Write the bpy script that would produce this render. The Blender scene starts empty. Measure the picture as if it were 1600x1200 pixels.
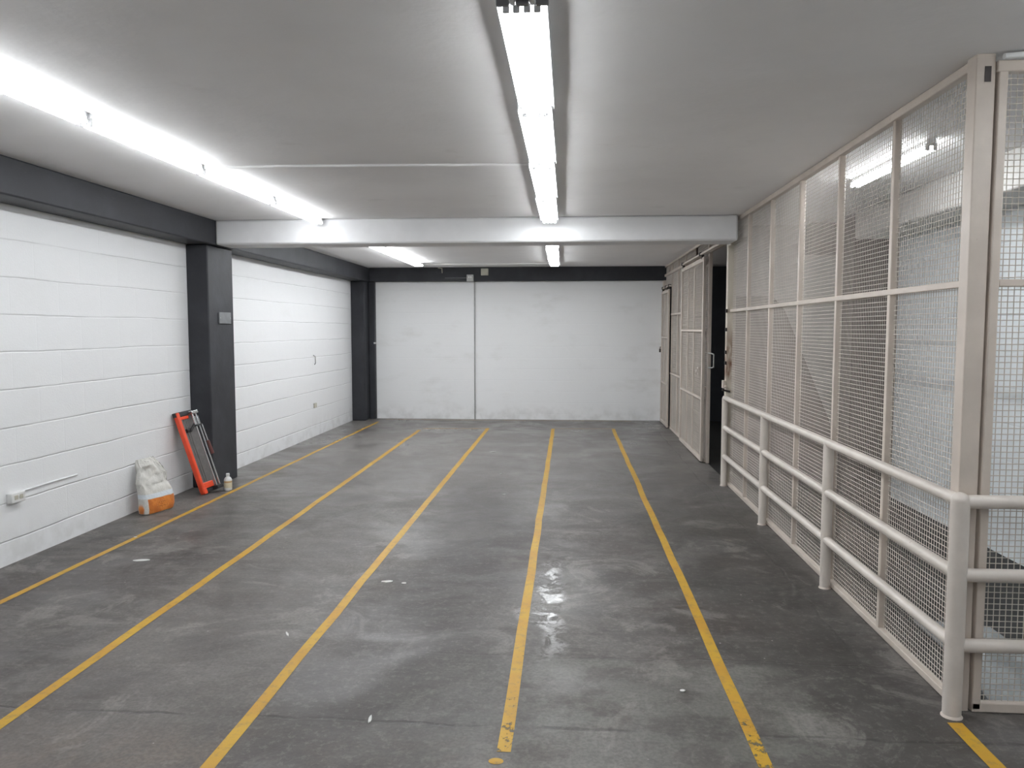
import bpy, bmesh, math, random
from mathutils import Vector, Matrix, noise
random.seed(7)
PI = math.pi
scene = bpy.context.scene
COL = scene.collection

# ------------------------------------------------------------ camera
cam_data = bpy.data.cameras.new('camera')
cam_data.sensor_fit = 'HORIZONTAL'
cam_data.sensor_width = 36.0
cam_data.lens = 36.0 * 1200.0 / 1600.0
cam_data.clip_start = 0.05
cam_data.clip_end = 100
cam = bpy.data.objects.new('camera', cam_data)
COL.objects.link(cam)
cam.location = (0, 0, 1.6)
cam.rotation_euler = (math.radians(90 - 4.0517), 0, math.radians(4.2311))
scene.camera = cam

# ------------------------------------------------------------ world and exposure
world = bpy.data.worlds.new('world')
scene.world = world
world.use_nodes = True
world.node_tree.nodes['Background'].inputs[0].default_value = (0.8, 0.85, 0.9, 1)
world.node_tree.nodes['Background'].inputs[1].default_value = 0.02
scene.view_settings.view_transform = 'Standard'
scene.view_settings.look = 'None'
scene.view_settings.gamma = 1.0
scene.view_settings.use_curve_mapping = False
scene.view_settings.exposure = 0.0
TUBE_EMIT = 36.0
TUBE_COL = (0.95, 0.98, 1.0, 1)

# ------------------------------------------------------------ room numbers (metres)
XL, XR, YB, YF, ZC = -3.80, 3.08, 13.60, -3.6, 2.69
XBEAM, ZBEAM = -3.53, 2.445
XF = 1.65            # mesh fence plane
YCB0, YCB1 = 7.52, 7.86

# ------------------------------------------------------------ material helpers
class NT:
    def __init__(self, name):
        self.m = bpy.data.materials.new(name)
        self.m.use_nodes = True
        self.t = self.m.node_tree
        self.t.nodes.clear()
        self.out = self.n('ShaderNodeOutputMaterial')
        self.b = self.n('ShaderNodeBsdfPrincipled')
        self.t.links.new(self.b.outputs[0], self.out.inputs[0])
        self._p = None
    def n(self, typ, **kw):
        o = self.t.nodes.new(typ)
        for k, v in kw.items():
            setattr(o, k, v)
        return o
    def put(self, sock, v):
        if isinstance(v, bpy.types.NodeSocket):
            self.t.links.new(v, sock)
        elif v is not None:
            if isinstance(v, (tuple, list)) and len(v) == 3 and sock.type == 'RGBA':
                v = tuple(v) + (1,)
            sock.default_value = v
    def pos(self):
        if not self._p:
            self._p = self.n('ShaderNodeTexCoord').outputs['Object']
        return self._p
    def xyz(self, v=None):
        s = self.n('ShaderNodeSeparateXYZ')
        self.put(s.inputs[0], v or self.pos())
        return s.outputs
    def math(self, op, a, b=None, c=None, clamp=False):
        o = self.n('ShaderNodeMath', operation=op, use_clamp=clamp)
        self.put(o.inputs[0], a)
        if b is not None: self.put(o.inputs[1], b)
        if c is not None: self.put(o.inputs[2], c)
        return o.outputs[0]
    def noise(self, scale, detail=4, rough=0.55, vec=None, dist=0.0, sc=None):
        o = self.n('ShaderNodeTexNoise')
        v = vec or self.pos()
        if sc:
            m = self.n('ShaderNodeMapping')
            m.inputs['Scale'].default_value = sc
            self.put(m.inputs[0], v)
            v = m.outputs[0]
        self.put(o.inputs['Vector'], v)
        o.inputs['Scale'].default_value = scale
        o.inputs['Detail'].default_value = detail
        o.inputs['Roughness'].default_value = rough
        o.inputs['Distortion'].default_value = dist
        return o.outputs[0]
    def ss(self, v, lo, hi, to0=0.0, to1=1.0):
        o = self.n('ShaderNodeMapRange', interpolation_type='SMOOTHSTEP')
        self.put(o.inputs[0], v)
        o.inputs[1].default_value = lo; o.inputs[2].default_value = hi
        o.inputs[3].default_value = to0; o.inputs[4].default_value = to1
        return o.outputs[0]
    def mix(self, f, a, b):
        o = self.n('ShaderNodeMix', data_type='RGBA')
        self.put(o.inputs[0], f); self.put(o.inputs[6], a); self.put(o.inputs[7], b)
        return o.outputs[2]
    def bump(self, h, strength=0.3, dist=0.01):
        o = self.n('ShaderNodeBump')
        o.inputs['Strength'].default_value = strength
        o.inputs['Distance'].default_value = dist
        self.put(o.inputs['Height'], h)
        self.put(self.b.inputs['Normal'], o.outputs[0])
    def set(self, color=None, rough=None, metal=None, spec=None):
        if color is not None: self.put(self.b.inputs['Base Color'], color)
        if rough is not None: self.put(self.b.inputs['Roughness'], rough)
        if metal is not None: self.put(self.b.inputs['Metallic'], metal)
        if spec is not None: self.put(self.b.inputs['Specular IOR Level'], spec)
        return self.m

def simple(name, col, rough=0.5, metal=0.0, var=0.08, scale=12, bump=0.0, spec=0.5):
    t = NT(name)
    f = t.ss(t.noise(scale, 5), 0.35, 0.7)
    dark = tuple(c * (1 - var * 2) for c in col)
    if bump: t.bump(t.noise(scale * 6, 3), bump, 0.004)
    return t.set(t.mix(f, dark, col), rough, metal, spec)

def block_wall(name, axis, col=(0.77, 0.775, 0.785), row=0.256, z0=0.165, amt=1.0, stain=0.1, blen=0.51):
    """white painted concrete block: horizontal joints strong, vertical ones faint"""
    t = NT(name)
    o = t.xyz()
    u = o[axis]; z = o[2]
    wob = t.math('MULTIPLY', t.math('SUBTRACT', t.noise(1.3, 3), 0.5), 0.03)
    zz = t.math('DIVIDE', t.math('ADD', t.math('SUBTRACT', z, z0 - 10 * row), wob), row)
    fz = t.math('FRACT', zz)
    dz = t.math('ABSOLUTE', t.math('SUBTRACT', fz, 0.5))           # 0.5 at a joint
    jh = t.ss(dz, 0.468, 0.498)
    rown = t.math('FLOOR', zz)
    uu = t.math('ADD', t.math('DIVIDE', t.math('ADD', u, 20.0), blen), t.math('MULTIPLY', t.math('MODULO', rown, 2.0), 0.5))
    du = t.math('ABSOLUTE', t.math('SUBTRACT', t.math('FRACT', uu), 0.5))
    jv = t.math('MULTIPLY', t.ss(du, 0.483, 0.499), 0.09)
    brk = t.ss(t.noise(1.7, 4, vec=t.pos()), 0.36, 0.56, 0.35, 1.0)
    jh2 = t.math('MULTIPLY', jh, brk)
    j = t.math('MAXIMUM', jh2, jv)
    gr = t.noise(70, 3)
    mid = t.noise(9, 5)
    h = t.math('ADD', t.math('MULTIPLY', j, -1.0 * amt), t.math('ADD', t.math('MULTIPLY', gr, 0.16), t.math('MULTIPLY', mid, 0.22)))
    t.bump(h, 0.55, 0.010)
    dirt = t.ss(t.noise(1.1, 7, 0.62, sc=(1, 1, 2.2)), 0.52, 0.78, 0, stain)
    low = t.math('MULTIPLY', t.ss(z, 0.0, 0.35, 1.0, 0.0), t.ss(t.noise(6, 6), 0.4, 0.7))
    c = t.mix(dirt, col, (0.55, 0.54, 0.50))
    c = t.mix(t.math('MULTIPLY', low, 0.35), c, (0.46, 0.45, 0.43))
    c = t.mix(t.math('MULTIPLY', jh2, 0.16 * amt), c, (0.42, 0.42, 0.43))
    return t.set(c, 0.62, 0, 0.3)

M = {}
M['wall_left'] = block_wall('painted_block_left', 1)
M['wall_back'] = block_wall('painted_block_back', 0, (0.83, 0.835, 0.84), row=0.2, z0=0.1, amt=0.22, stain=0.35, blen=0.4)
M['wall_right'] = block_wall('painted_block_right', 1, col=(0.84, 0.88, 0.90), amt=0.5)
M['wall_stair'] = simple('grey_beige_render', (0.66, 0.65, 0.63), 0.7, var=0.05, scale=4)
M['slant_panel'] = simple('brown_grey_render', (0.20, 0.17, 0.155), 0.7, var=0.08, scale=5)

def mat_ceiling():
    t = NT('ceiling_plaster')
    a = t.ss(t.noise(0.9, 5), 0.3, 0.75)
    c = t.mix(a, (0.79, 0.778, 0.78), (0.86, 0.85, 0.852))
    c = t.mix(t.ss(t.noise(2.2, 6, 0.6), 0.62, 0.75, 0, 0.25), c, (0.55, 0.52, 0.50))
    t.bump(t.math('ADD', t.math('MULTIPLY', t.noise(3, 4), 1.0), t.math('MULTIPLY', t.noise(40, 3), 0.1)), 0.45, 0.02)
    return t.set(c, 0.7, 0, 0.25)
M['ceiling'] = mat_ceiling()
M['brown_column'] = simple('dark_brown_paint', (0.055, 0.044, 0.040), 0.55, var=0.1, scale=4)
M['white_beam'] = simple('white_beam_paint', (0.76, 0.76, 0.77), 0.6, var=0.04, scale=3, bump=0.15, spec=0.3)

def mat_black():
    t = NT('black_wall_paint')
    f = t.ss(t.noise(2.5, 6, 0.6), 0.35, 0.75)
    c = t.mix(f, (0.030, 0.031, 0.036), (0.043, 0.045, 0.052))
    c = t.mix(t.ss(t.noise(9, 5), 0.70, 0.78, 0, 0.5), c, (0.12, 0.12, 0.125))
    t.bump(t.math('ADD', t.noise(5, 4), t.math('MULTIPLY', t.noise(60, 2), 0.15)), 0.35, 0.012)
    return t.set(c, 0.55, 0, 0.3)
M['black'] = mat_black()

def mat_floor():
    t = NT('worn_concrete')
    o = t.xyz(); x, y = o[0], o[1]
    def box(v, a, b, w):       # soft window
        return t.math('MULTIPLY', t.ss(v, a - w, a + w), t.ss(v, b - w, b + w, 1, 0))
    wx = t.math('MULTIPLY', t.math('SUBTRACT', t.noise(0.9, 4), 0.5), 1.6)
    xw = t.math('ADD', x, wx)
    big = t.ss(t.noise(0.6, 8, 0.62, sc=(1.0, 0.8, 1), dist=0.5), 0.43, 0.57)
    med = t.ss(t.noise(2.6, 12, 0.70, dist=0.8), 0.44, 0.57)
    sml = t.ss(t.noise(9.0, 12, 0.75, dist=0.4), 0.43, 0.57)
    c = t.mix(big, (0.062, 0.057, 0.056), (0.112, 0.106, 0.100))
    c = t.mix(t.math('MULTIPLY', med, 0.65), c, (0.150, 0.143, 0.136))
    c = t.mix(t.math('MULTIPLY', sml, 0.5), c, (0.062, 0.058, 0.055))
    # dark oil-brown staining
    br = t.ss(t.noise(1.05, 9, 0.64, sc=(0.8, 1.3, 1), dist=0.9), 0.49, 0.58)
    c = t.mix(t.math('MULTIPLY', br, 0.62), c, (0.050, 0.041, 0.037))
    # sideways trowel streaks
    st = t.noise(2.0, 8, 0.66, sc=(0.55, 3.2, 1), dist=0.4)
    c = t.mix(t.ss(st, 0.53, 0.60, 0, 0.30), c, (0.155, 0.15, 0.145))
    c = t.mix(t.ss(st, 0.40, 0.47, 0.36, 0), c, (0.048, 0.045, 0.043))
    # pale worn stall between the second and third line
    pale = t.math('MULTIPLY', box(xw, -2.45, -1.15, 0.35), t.ss(y, 2.2, 8.5, 1, 0.25))
    pale = t.math('MULTIPLY', pale, t.ss(t.noise(1.8, 7, 0.6), 0.25, 0.62, 0.45, 1))
    c = t.mix(t.math('MULTIPLY', pale, 0.5), c, (0.165, 0.157, 0.147))
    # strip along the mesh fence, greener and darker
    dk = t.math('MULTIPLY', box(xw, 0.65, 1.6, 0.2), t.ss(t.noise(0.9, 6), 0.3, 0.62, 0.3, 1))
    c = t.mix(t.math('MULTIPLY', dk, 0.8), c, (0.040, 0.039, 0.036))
    # lighter cement repair nearer than the slab seam at y 3.67
    yw = t.math('ADD', y, t.math('MULTIPLY', t.math('SUBTRACT', t.noise(2.4, 5), 0.5), 0.18))
    near = t.math('MULTIPLY', t.ss(yw, 3.62, 3.68, 1, 0), box(xw, -0.75, 1.0, 0.12))
    c = t.mix(t.math('MULTIPLY', near, t.ss(t.noise(3.5, 10, 0.7), 0.44, 0.55, 0.15, 0.65)), c, (0.150, 0.155, 0.142))
    # pinkish dusty area at the near left
    pk = t.math('MULTIPLY', t.ss(yw, 2.7, 3.0, 1, 0), t.ss(x, -0.6, 0.2, 1, 0))
    c = t.mix(t.math('MULTIPLY', pk, t.ss(t.noise(4, 10, 0.72, dist=0.8), 0.44, 0.56, 0.2, 0.7)), c, (0.150, 0.128, 0.112))
    # pale swirls and spatters
    sw = t.noise(1.6, 12, 0.72, dist=1.2)
    c = t.mix(t.ss(sw, 0.535, 0.60, 0, 0.42), c, (0.24, 0.235, 0.222))
    vo = t.n('ShaderNodeTexVoronoi'); vo.inputs['Scale'].default_value = 7.0
    t.put(vo.inputs['Vector'], t.pos())
    sp = t.math('MULTIPLY', t.ss(vo.outputs['Distance'], 0.02, 0.045, 1, 0), t.ss(t.noise(1.1, 2), 0.5, 0.55))
    c = t.mix(t.math('MULTIPLY', sp, 0.7), c, (0.5, 0.5, 0.49))
    mid = t.math('MULTIPLY', box(xw, -1.15, -0.35, 0.25), t.ss(y, 6.5, 8.5, 1, 0.2))
    c = t.mix(t.math('MULTIPLY', mid, 0.6), c, (0.060, 0.056, 0.057))
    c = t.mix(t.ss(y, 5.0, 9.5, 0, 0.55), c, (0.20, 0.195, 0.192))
    # seams
    def seam(v, at, w, wid):
        d = t.math('ABSOLUTE', t.math('SUBTRACT', t.math('ADD', v, t.math('MULTIPLY', t.math('SUBTRACT', t.noise(1.7, 8, 0.6), 0.5), wid)), at))
        return t.ss(d, w * 0.3, w, 1, 0)
    s1 = t.math('MULTIPLY', seam(y, 2.99, 0.013, 0.12), t.ss(t.noise(2.6, 7), 0.42, 0.58, 0.12, 1))
    s2 = t.math('MULTIPLY', t.math('MULTIPLY', seam(y, 3.67, 0.010, 0.20), t.ss(x, -0.8, -0.5)), 0.35)
    s3 = t.math('MULTIPLY', seam(x, 1.42, 0.012, 0.16), 0.45)
    s4 = t.math('MULTIPLY', seam(y, 7.6, 0.012, 0.1), 0.35)
    s = t.math('MAXIMUM', t.math('MAXIMUM', s1, s2), t.math('MAXIMUM', s3, s4))
    c = t.mix(t.math('MULTIPLY', s, 0.6), c, (0.035, 0.034, 0.032))
    # crusted, slick spill beside the fourth line
    dx = t.math('DIVIDE', t.math('SUBTRACT', t.math('ADD', x, t.math('MULTIPLY', t.math('SUBTRACT', t.noise(2.2, 6), 0.5), 0.4)), -0.12), 0.12)
    dy = t.math('DIVIDE', t.math('SUBTRACT', y, 4.45), 0.85)
    rr = t.math('ADD', t.math('MULTIPLY', dx, dx), t.math('MULTIPLY', dy, dy))
    spill = t.ss(rr, 0.3, 1.3, 1, 0)
    crust = t.math('MULTIPLY', spill, t.ss(t.noise(7, 12, 0.75, dist=1.0), 0.45, 0.53))
    c = t.mix(t.math('MULTIPLY', crust, 0.6), c, (0.42, 0.43, 0.44))
    fine = t.noise(60, 4)
    c = t.mix(t.ss(fine, 0.42, 0.60, 0, 0.30), c, (0.045, 0.043, 0.042))
    c = t.mix(t.ss(t.noise(24, 9, 0.78), 0.52, 0.60, 0, 0.26), c, (0.21, 0.205, 0.195))
    tint = t.n('ShaderNodeMix', data_type='RGBA', blend_type='MULTIPLY')
    tint.inputs[0].default_value = 1.0
    t.put(tint.inputs[6], c); tint.inputs[7].default_value = (1.0, 0.965, 0.935, 1)
    c = tint.outputs[2]
    r = t.ss(t.noise(1.2, 8, 0.62, dist=0.6), 0.36, 0.64, 0.36, 0.60)
    r = t.math('SUBTRACT', r, t.math('MULTIPLY', t.ss(y, 6.0, 11.0), 0.10))
    r = t.math('SUBTRACT', r, t.math('MULTIPLY', crust, 0.15))
    r = t.math('ADD', r, t.math('MULTIPLY', med, 0.07), clamp=True)
    hb = t.math('ADD', t.math('MULTIPLY', t.noise(3, 8, 0.6), 0.8), t.math('MULTIPLY', fine, 0.12))
    hb = t.math('SUBTRACT', hb, t.math('MULTIPLY', s, 0.7))
    hb = t.math('ADD', hb, t.math('MULTIPLY', crust, 0.5))
    t.bump(hb, 0.34, 0.012)
    return t.set(c, r, 0, 0.42)
M['floor'] = mat_floor()
M['dark_floor'] = simple('black_floor_paint', (0.020, 0.019, 0.018), 0.6, var=0.2, scale=5)
M['ramp'] = simple('pale_cement', (0.34, 0.36, 0.37), 0.6, var=0.1, scale=8, bump=0.2)

def mat_yellow(name='worn_yellow_paint', wear=0.0, col=(0.46, 0.275, 0.020), near=0.0):
    t = NT(name)
    o = t.xyz()
    n = t.noise(9, 10, 0.7)
    n2 = t.noise(38, 6, 0.7)
    nearwear = t.ss(t.xyz(t.n('ShaderNodeNewGeometry').outputs['Position'])[1], 2.5, 3.7, near, 0.0)
    k = t.math('ADD', t.math('ADD', t.math('MULTIPLY', n, 0.6), t.math('MULTIPLY', n2, 0.4)), nearwear)
    mask = t.ss(k, 0.60 - wear, 0.66 - wear)
    c = t.mix(t.ss(t.noise(3, 6), 0.35, 0.65), col, tuple(v * f for v, f in zip(col, (0.92, 0.82, 1.0))))
    c = t.mix(t.ss(t.noise(22, 10, 0.75), 0.50, 0.62, 0, 0.5), c, (0.22, 0.15, 0.06))
    t.set(c, 0.5, 0, 0.4)
    tr = t.n('ShaderNodeBsdfTransparent')
    mx = t.n('ShaderNodeMixShader')
    t.put(mx.inputs[0], mask)
    t.t.links.new(t.b.outputs[0], mx.inputs[1])
    t.t.links.new(tr.outputs[0], mx.inputs[2])
    t.t.links.new(mx.outputs[0], t.out.inputs[0])
    return t.m
M['yellow'] = mat_yellow()
M['yellow_chipped'] = mat_yellow('chipped_yellow_paint', near=0.13)
M['yellow_faint'] = mat_yellow('faded_peach_paint', 0.07, (0.34, 0.24, 0.13))

def mat_beige(name, col=(0.60, 0.525, 0.46), rough=0.38):
    t = NT(name)
    c = t.mix(t.ss(t.noise(5, 6, 0.6), 0.35, 0.7), tuple(v * 0.88 for v in col), col)
    c = t.mix(t.ss(t.noise(20, 7, 0.7), 0.66, 0.76, 0, 0.6), c, (0.22, 0.15, 0.10))
    t.bump(t.noise(50, 3), 0.1, 0.003)
    return t.set(c, rough, 0, 0.5)
M['beige'] = mat_beige('beige_enamel')
M['beige_rail'] = mat_beige('cream_enamel_pipe', (0.66, 0.60, 0.545), 0.32)
M['wire'] = simple('beige_wire', (0.60, 0.545, 0.49), 0.5, var=0.05, scale=3)
def mat_rust():
    t = NT('beige_enamel_rusting')
    o = t.xyz()
    z = o[2]
    band = t.math('MULTIPLY', t.ss(z, 1.02, 1.16), t.ss(z, 1.25, 1.75, 1, 0.12))
    band = t.math('MULTIPLY', band, t.ss(z, 1.75, 2.0, 1, 0))
    k = t.math('MULTIPLY', band, t.ss(t.noise(14, 6, sc=(1, 1, 0.35)), 0.32, 0.6))
    c = t.mix(k, (0.60, 0.545, 0.46), (0.16, 0.07, 0.035))
    return t.set(c, 0.45)
M['rusty'] = mat_rust()
M['dark_iron'] = simple('dark_iron', (0.05, 0.042, 0.04), 0.5, 0.4)
M['steel'] = simple('bright_steel', (0.72, 0.73, 0.75), 0.22, 1.0, var=0.02)
M['housing'] = simple('white_lamp_housing', (0.78, 0.79, 0.80), 0.4, var=0.02)
M['socket'] = simple('grey_lamp_holder', (0.22, 0.22, 0.23), 0.5)
M['holder'] = simple('pale_lamp_holder', (0.60, 0.60, 0.61), 0.5)
M['grey_plastic'] = simple('grey_plastic', (0.17, 0.175, 0.185), 0.45)
M['white_plastic'] = simple('white_plastic', (0.72, 0.72, 0.71), 0.4, var=0.03)
M['ivory_plastic'] = simple('ivory_plastic', (0.52, 0.50, 0.42), 0.5)
M['galv'] = simple('galvanised_box', (0.44, 0.44, 0.43), 0.5, 0.2)
M['orange'] = simple('orange_enamel', (0.84, 0.085, 0.03), 0.35, var=0.05)
M['cutter_grey'] = simple('grey_aluminium_bed', (0.20, 0.19, 0.185), 0.5, 0.3, scale=20)
M['rubber'] = simple('black_rubber', (0.03, 0.03, 0.032), 0.6)
M['red_grip'] = simple('dark_red_grip', (0.14, 0.045, 0.04), 0.45)
M['flake'] = simple('white_flake', (0.62, 0.62, 0.60), 0.7)
M['black_cable'] = simple('grey_cable', (0.15, 0.15, 0.16), 0.5)

def mat_tube():
    t = NT('lit_fluorescent_tube')
    e = t.n('ShaderNodeEmission')
    e.inputs[0].default_value = TUBE_COL
    e.inputs[1].default_value = TUBE_EMIT
    t.t.links.new(e.outputs[0], t.out.inputs[0])
    return t.m
M['tube'] = mat_tube()

# ------------------------------------------------------------ mesh helpers
class MB:
    def __init__(self): self.bm = bmesh.new()
    def box(self, x0, x1, y0, y1, z0, z1, mat=None):
        r = bmesh.ops.create_cube(self.bm, size=1.0)
        m = Matrix.Translation(((x0 + x1) / 2, (y0 + y1) / 2, (z0 + z1) / 2)) @ Matrix.Diagonal((x1 - x0, y1 - y0, z1 - z0, 1))
        if mat: m = mat @ m
        bmesh.ops.transform(self.bm, matrix=m, verts=r['verts'])
        return self
    def tube(self, a, b, r, seg=16, r2=None, caps=True):
        a, b = Vector(a), Vector(b)
        d = b - a
        q = d.to_track_quat('Z', 'Y').to_matrix().to_4x4()
        res = bmesh.ops.create_cone(self.bm, cap_ends=caps, segments=seg, radius1=r, radius2=r if r2 is None else r2, depth=d.length)
        bmesh.ops.transform(self.bm, matrix=Matrix.Translation((a + b) / 2) @ q, verts=res['verts'])
        return self
    def path(self, pts, r, seg=10):
        for i in range(len(pts) - 1): self.tube(pts[i], pts[i + 1], r, seg)
        for p in pts[1:-1]:
            s = bmesh.ops.create_uvsphere(self.bm, u_segments=seg, v_segments=6, radius=r)
            bmesh.ops.translate(self.bm, vec=Vector(p), verts=s['verts'])
        return self
    def poly(self, pts, vec):
        vs = [self.bm.verts.new(p) for p in pts]
        f = self.bm.faces.new(vs)
        e = bmesh.ops.extrude_face_region(self.bm, geom=[f])
        bmesh.ops.translate(self.bm, vec=Vector(vec), verts=[v for v in e['geom'] if isinstance(v, bmesh.types.BMVert)])
        bmesh.ops.recalc_face_normals(self.bm, faces=self.bm.faces[:])
        return self
    def lathe(self, c, prof, seg=24, sx=1, sy=1):
        rings = []
        for r, z in prof:
            rings.append([self.bm.verts.new((c[0] + sx * r * math.cos(2 * PI * k / seg), c[1] + sy * r * math.sin(2 * PI * k / seg), c[2] + z)) for k in range(seg)])
        for a, b in zip(rings, rings[1:]):
            for k in range(seg):
                self.bm.faces.new((a[k], a[(k + 1) % seg], b[(k + 1) % seg], b[k]))
        self.bm.faces.new(rings[0][::-1]); self.bm.faces.new(rings[-1])
        return self
    def build(self, name, mat, parent=None, bevel=0.0, smooth=True, base=None, seg=2):
        bmesh.ops.recalc_face_normals(self.bm, faces=self.bm.faces[:])
        me = bpy.data.meshes.new(name)
        off = Vector((0, 0, 0))
        if parent is not None: off = parent.location.copy()
        elif base is not None: off = Vector(base)
        if off.length: bmesh.ops.translate(self.bm, vec=-off, verts=self.bm.verts[:])
        self.bm.to_mesh(me); self.bm.free()
        me.materials.append(mat)
        if smooth:
            for p in me.polygons: p.use_smooth = True
            try: me.set_sharp_from_angle(angle=math.radians(38))
            except Exception: pass
        o = bpy.data.objects.new(name, me)
        COL.objects.link(o)
        if parent is not None: o.parent = parent
        else: o.location = off
        if bevel:
            b = o.modifiers.new('bevel', 'BEVEL'); b.width = bevel; b.segments = seg; b.limit_method = 'ANGLE'
        return o

def B(*a, **k): return MB().box(*a, **k)
def empty(name, loc):
    o = bpy.data.objects.new(name, None); COL.objects.link(o)
    o.location = loc; o.empty_display_size = 0.1
    return o
def tag(o, label, cat, group=None, kind=None):
    if label: o['label'] = label
    if cat: o['category'] = cat
    if group: o['group'] = group
    if kind: o['kind'] = kind
    return o
def struct(o, label=None):
    o['kind'] = 'structure'
    if label: o['label'] = label
    return o

# ============================================================ THE SETTING
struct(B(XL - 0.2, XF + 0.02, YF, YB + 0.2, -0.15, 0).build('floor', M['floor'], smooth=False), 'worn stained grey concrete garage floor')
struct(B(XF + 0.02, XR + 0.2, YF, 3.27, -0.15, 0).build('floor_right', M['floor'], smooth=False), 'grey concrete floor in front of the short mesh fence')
struct(B(XF + 0.02, XR + 0.2, 3.27, YB + 0.2, -0.15, -0.005).build('floor_stairwell', M['dark_floor'], smooth=False), 'black floor behind the mesh fence')
struct(B(XL - 0.2, XR + 0.2, YF, YB + 0.2, ZC, ZC + 0.2).build('ceiling', M['ceiling'], smooth=False), 'off-white plastered ceiling')
struct(B(XL - 0.2, XL, YF, YB + 0.2, 0, ZC).build('wall_left', M['wall_left'], smooth=False), 'white painted block wall on the left')
struct(B(XL, XF + 0.05, YB, YB + 0.2, 0, ZC).build('wall_back', M['wall_back'], smooth=False), 'white back wall')
struct(B(XF + 0.05, XR, YB, YB + 0.2, 0, ZC).build('wall_store', M['black'], smooth=False), 'black end wall of the dark space behind the gates')
struct(B(XR, XR + 0.2, YF, 8.3, 0, ZC).build('wall_right', M['wall_right'], smooth=False), 'bright white wall behind the mesh fence')
struct(B(XR, XR + 0.2, 8.3, YB + 0.2, 0, ZC).build('wall_dark', M['black'], smooth=False), 'black block wall seen through the gate opening')
struct(B(XL - 0.2, XR + 0.2, YF - 0.2, YF, 0, ZC).build('wall_front', M['wall_left'], smooth=False), 'white wall behind the viewer')
# partition across the stairwell
struct(B(1.70, XR, 8.32, 8.40, 0, ZC).build('wall_partition', M['wall_stair'], smooth=False), 'grey partition wall behind the mesh')
struct(B(1.70, XR, 8.40, 8.44, 0, ZC).build('wall_partition_rear', M['black'], smooth=False), 'black rear face of the partition')
struct(MB().poly([(1.705, 8.25, 0), (3.0, 8.25, 0), (2.84, 8.25, 0.39), (2.25, 8.25, 1.80), (2.12, 8.25, 1.95), (1.705, 8.25, 1.95)], (0, 0.069, 0)).build('wall_slant_panel', M['slant_panel'], smooth=False), 'brown slanting panel behind the mesh')  # brown panel with a slanting edge, set before the partition
struct(B(2.46, XR, 8.16, 8.32, 2.38, ZC).build('trim_1', M['black'], smooth=False), 'dark beam high on the partition')
# beams and columns
struct(B(XL, XBEAM, YF, YB, ZBEAM, ZC).build('trim_2', M['black'], bevel=0.012), 'black beam along the top of the left wall')
struct(B(XBEAM, XF + 0.02, YB - 0.12, YB, ZBEAM + 0.003, ZC).build('trim_4', M['black'], bevel=0.008), 'black beam along the top of the back wall')
struct(B(XBEAM, XF - 0.05, YCB0, YCB1, ZBEAM, ZC).build('trim_5', M['white_beam'], bevel=0.02), 'white beam crossing the ceiling')
struct(B(XL, -3.58, 7.44, 8.01, 0, ZBEAM).build('trim_6', M['black'], bevel=0.012), 'black column against the left wall')
struct(B(XL, -3.56, 13.22, YB, 0, ZBEAM).build('trim_7', M['black'], bevel=0.012), 'black column in the far left corner')
struct(B(-3.56, -3.45, 13.50, YB, 0, ZBEAM).build('trim_8', M['black'], bevel=0.008), 'black pilaster beside the far left column')
struct(B(2.67, XR, YF, 7.50, ZBEAM, ZC).build('trim_9', M['wall_stair'], bevel=0.012), 'grey beam along the top of the right wall')
struct(B(2.67, XR, 7.50, 7.95, 0, ZC).build('trim_10', M['brown_column'], bevel=0.012), 'dark brown column behind the mesh fence')
# low cement kerb behind the short fence
struct(MB().poly([(1.80, 3.30, -0.006), (2.26, 3.30, -0.006), (2.26, 4.2, -0.006), (1.90, 4.28, -0.006), (1.89, 3.75, -0.006)], (0, 0, 0.016)).build('trim_11', M['ramp'], smooth=False), 'pale cement patch on the floor behind the short mesh fence')

# ============================================================ PAINTED LINES
def strip(name, pts, w, mat, label, base=None, z=0.0015):
    """flat painted strip following pts (x, y) on the floor"""
    mb = MB()
    bm = mb.bm
    prev = None
    n = len(pts)
    for i, p in enumerate(pts):
        a = Vector(pts[max(i - 1, 0)]); b = Vector(pts[min(i + 1, n - 1)])
        d = (b - a).normalized(); nr = Vector((-d.y, d.x))
        j = 1 + 0.06 * noise.noise(Vector((p[0] * 3, p[1] * 5, 1)))
        l = Vector(p) + nr * w / 2 * j; r = Vector(p) - nr * w / 2 * (2 - j)
        cur = (bm.verts.new((l.x, l.y, z)), bm.verts.new((r.x, r.y, z)))
        if prev: bm.faces.new((prev[0], prev[1], cur[1], cur[0]))
        prev = cur
    o = mb.build(name, mat, smooth=False, base=(pts[0][0], pts[0][1], 0))
    return tag(o, label, 'painted line', 'yellow lines painted on the floor')
def sub(a, b, n=40, wob=0.008):
    return [(a[0] + (b[0] - a[0]) * i / n + wob * noise.noise(Vector((a[0] * 9, i * 0.5, 0))), a[1] + (b[1] - a[1]) * i / n) for i in range(n + 1)]
strip('parking_line', sub((-3.335, 1.0), (-3.30, 13.1)), 0.047, M['yellow'], 'yellow floor line nearest the white left wall')
strip('parking_line', sub((-2.275, 1.0), (-2.372, 12.05)), 0.055, M['yellow'], 'yellow floor line second from the left wall')
strip('parking_line', sub((-1.31, 1.0), (-1.302, 12.35)), 0.055, M['yellow'], 'yellow floor line third from the left wall, in the middle of the floor')
strip('parking_line', sub((-0.238, 2.80), (-0.247, 12.35)), 0.054, M['yellow_chipped'], 'yellow floor line with a broken worn near end, under the middle lamps')
strip('parking_line', sub((0.73, 1.0), (0.717, 12.42)), 0.054, M['yellow_chipped'], 'long yellow floor line nearest the mesh fence')
strip('parking_line', sub((1.575, 0.6), (1.575, 3.15), 12), 0.06, M['yellow'], 'short yellow stub of floor line ending at the corner post')
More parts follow.
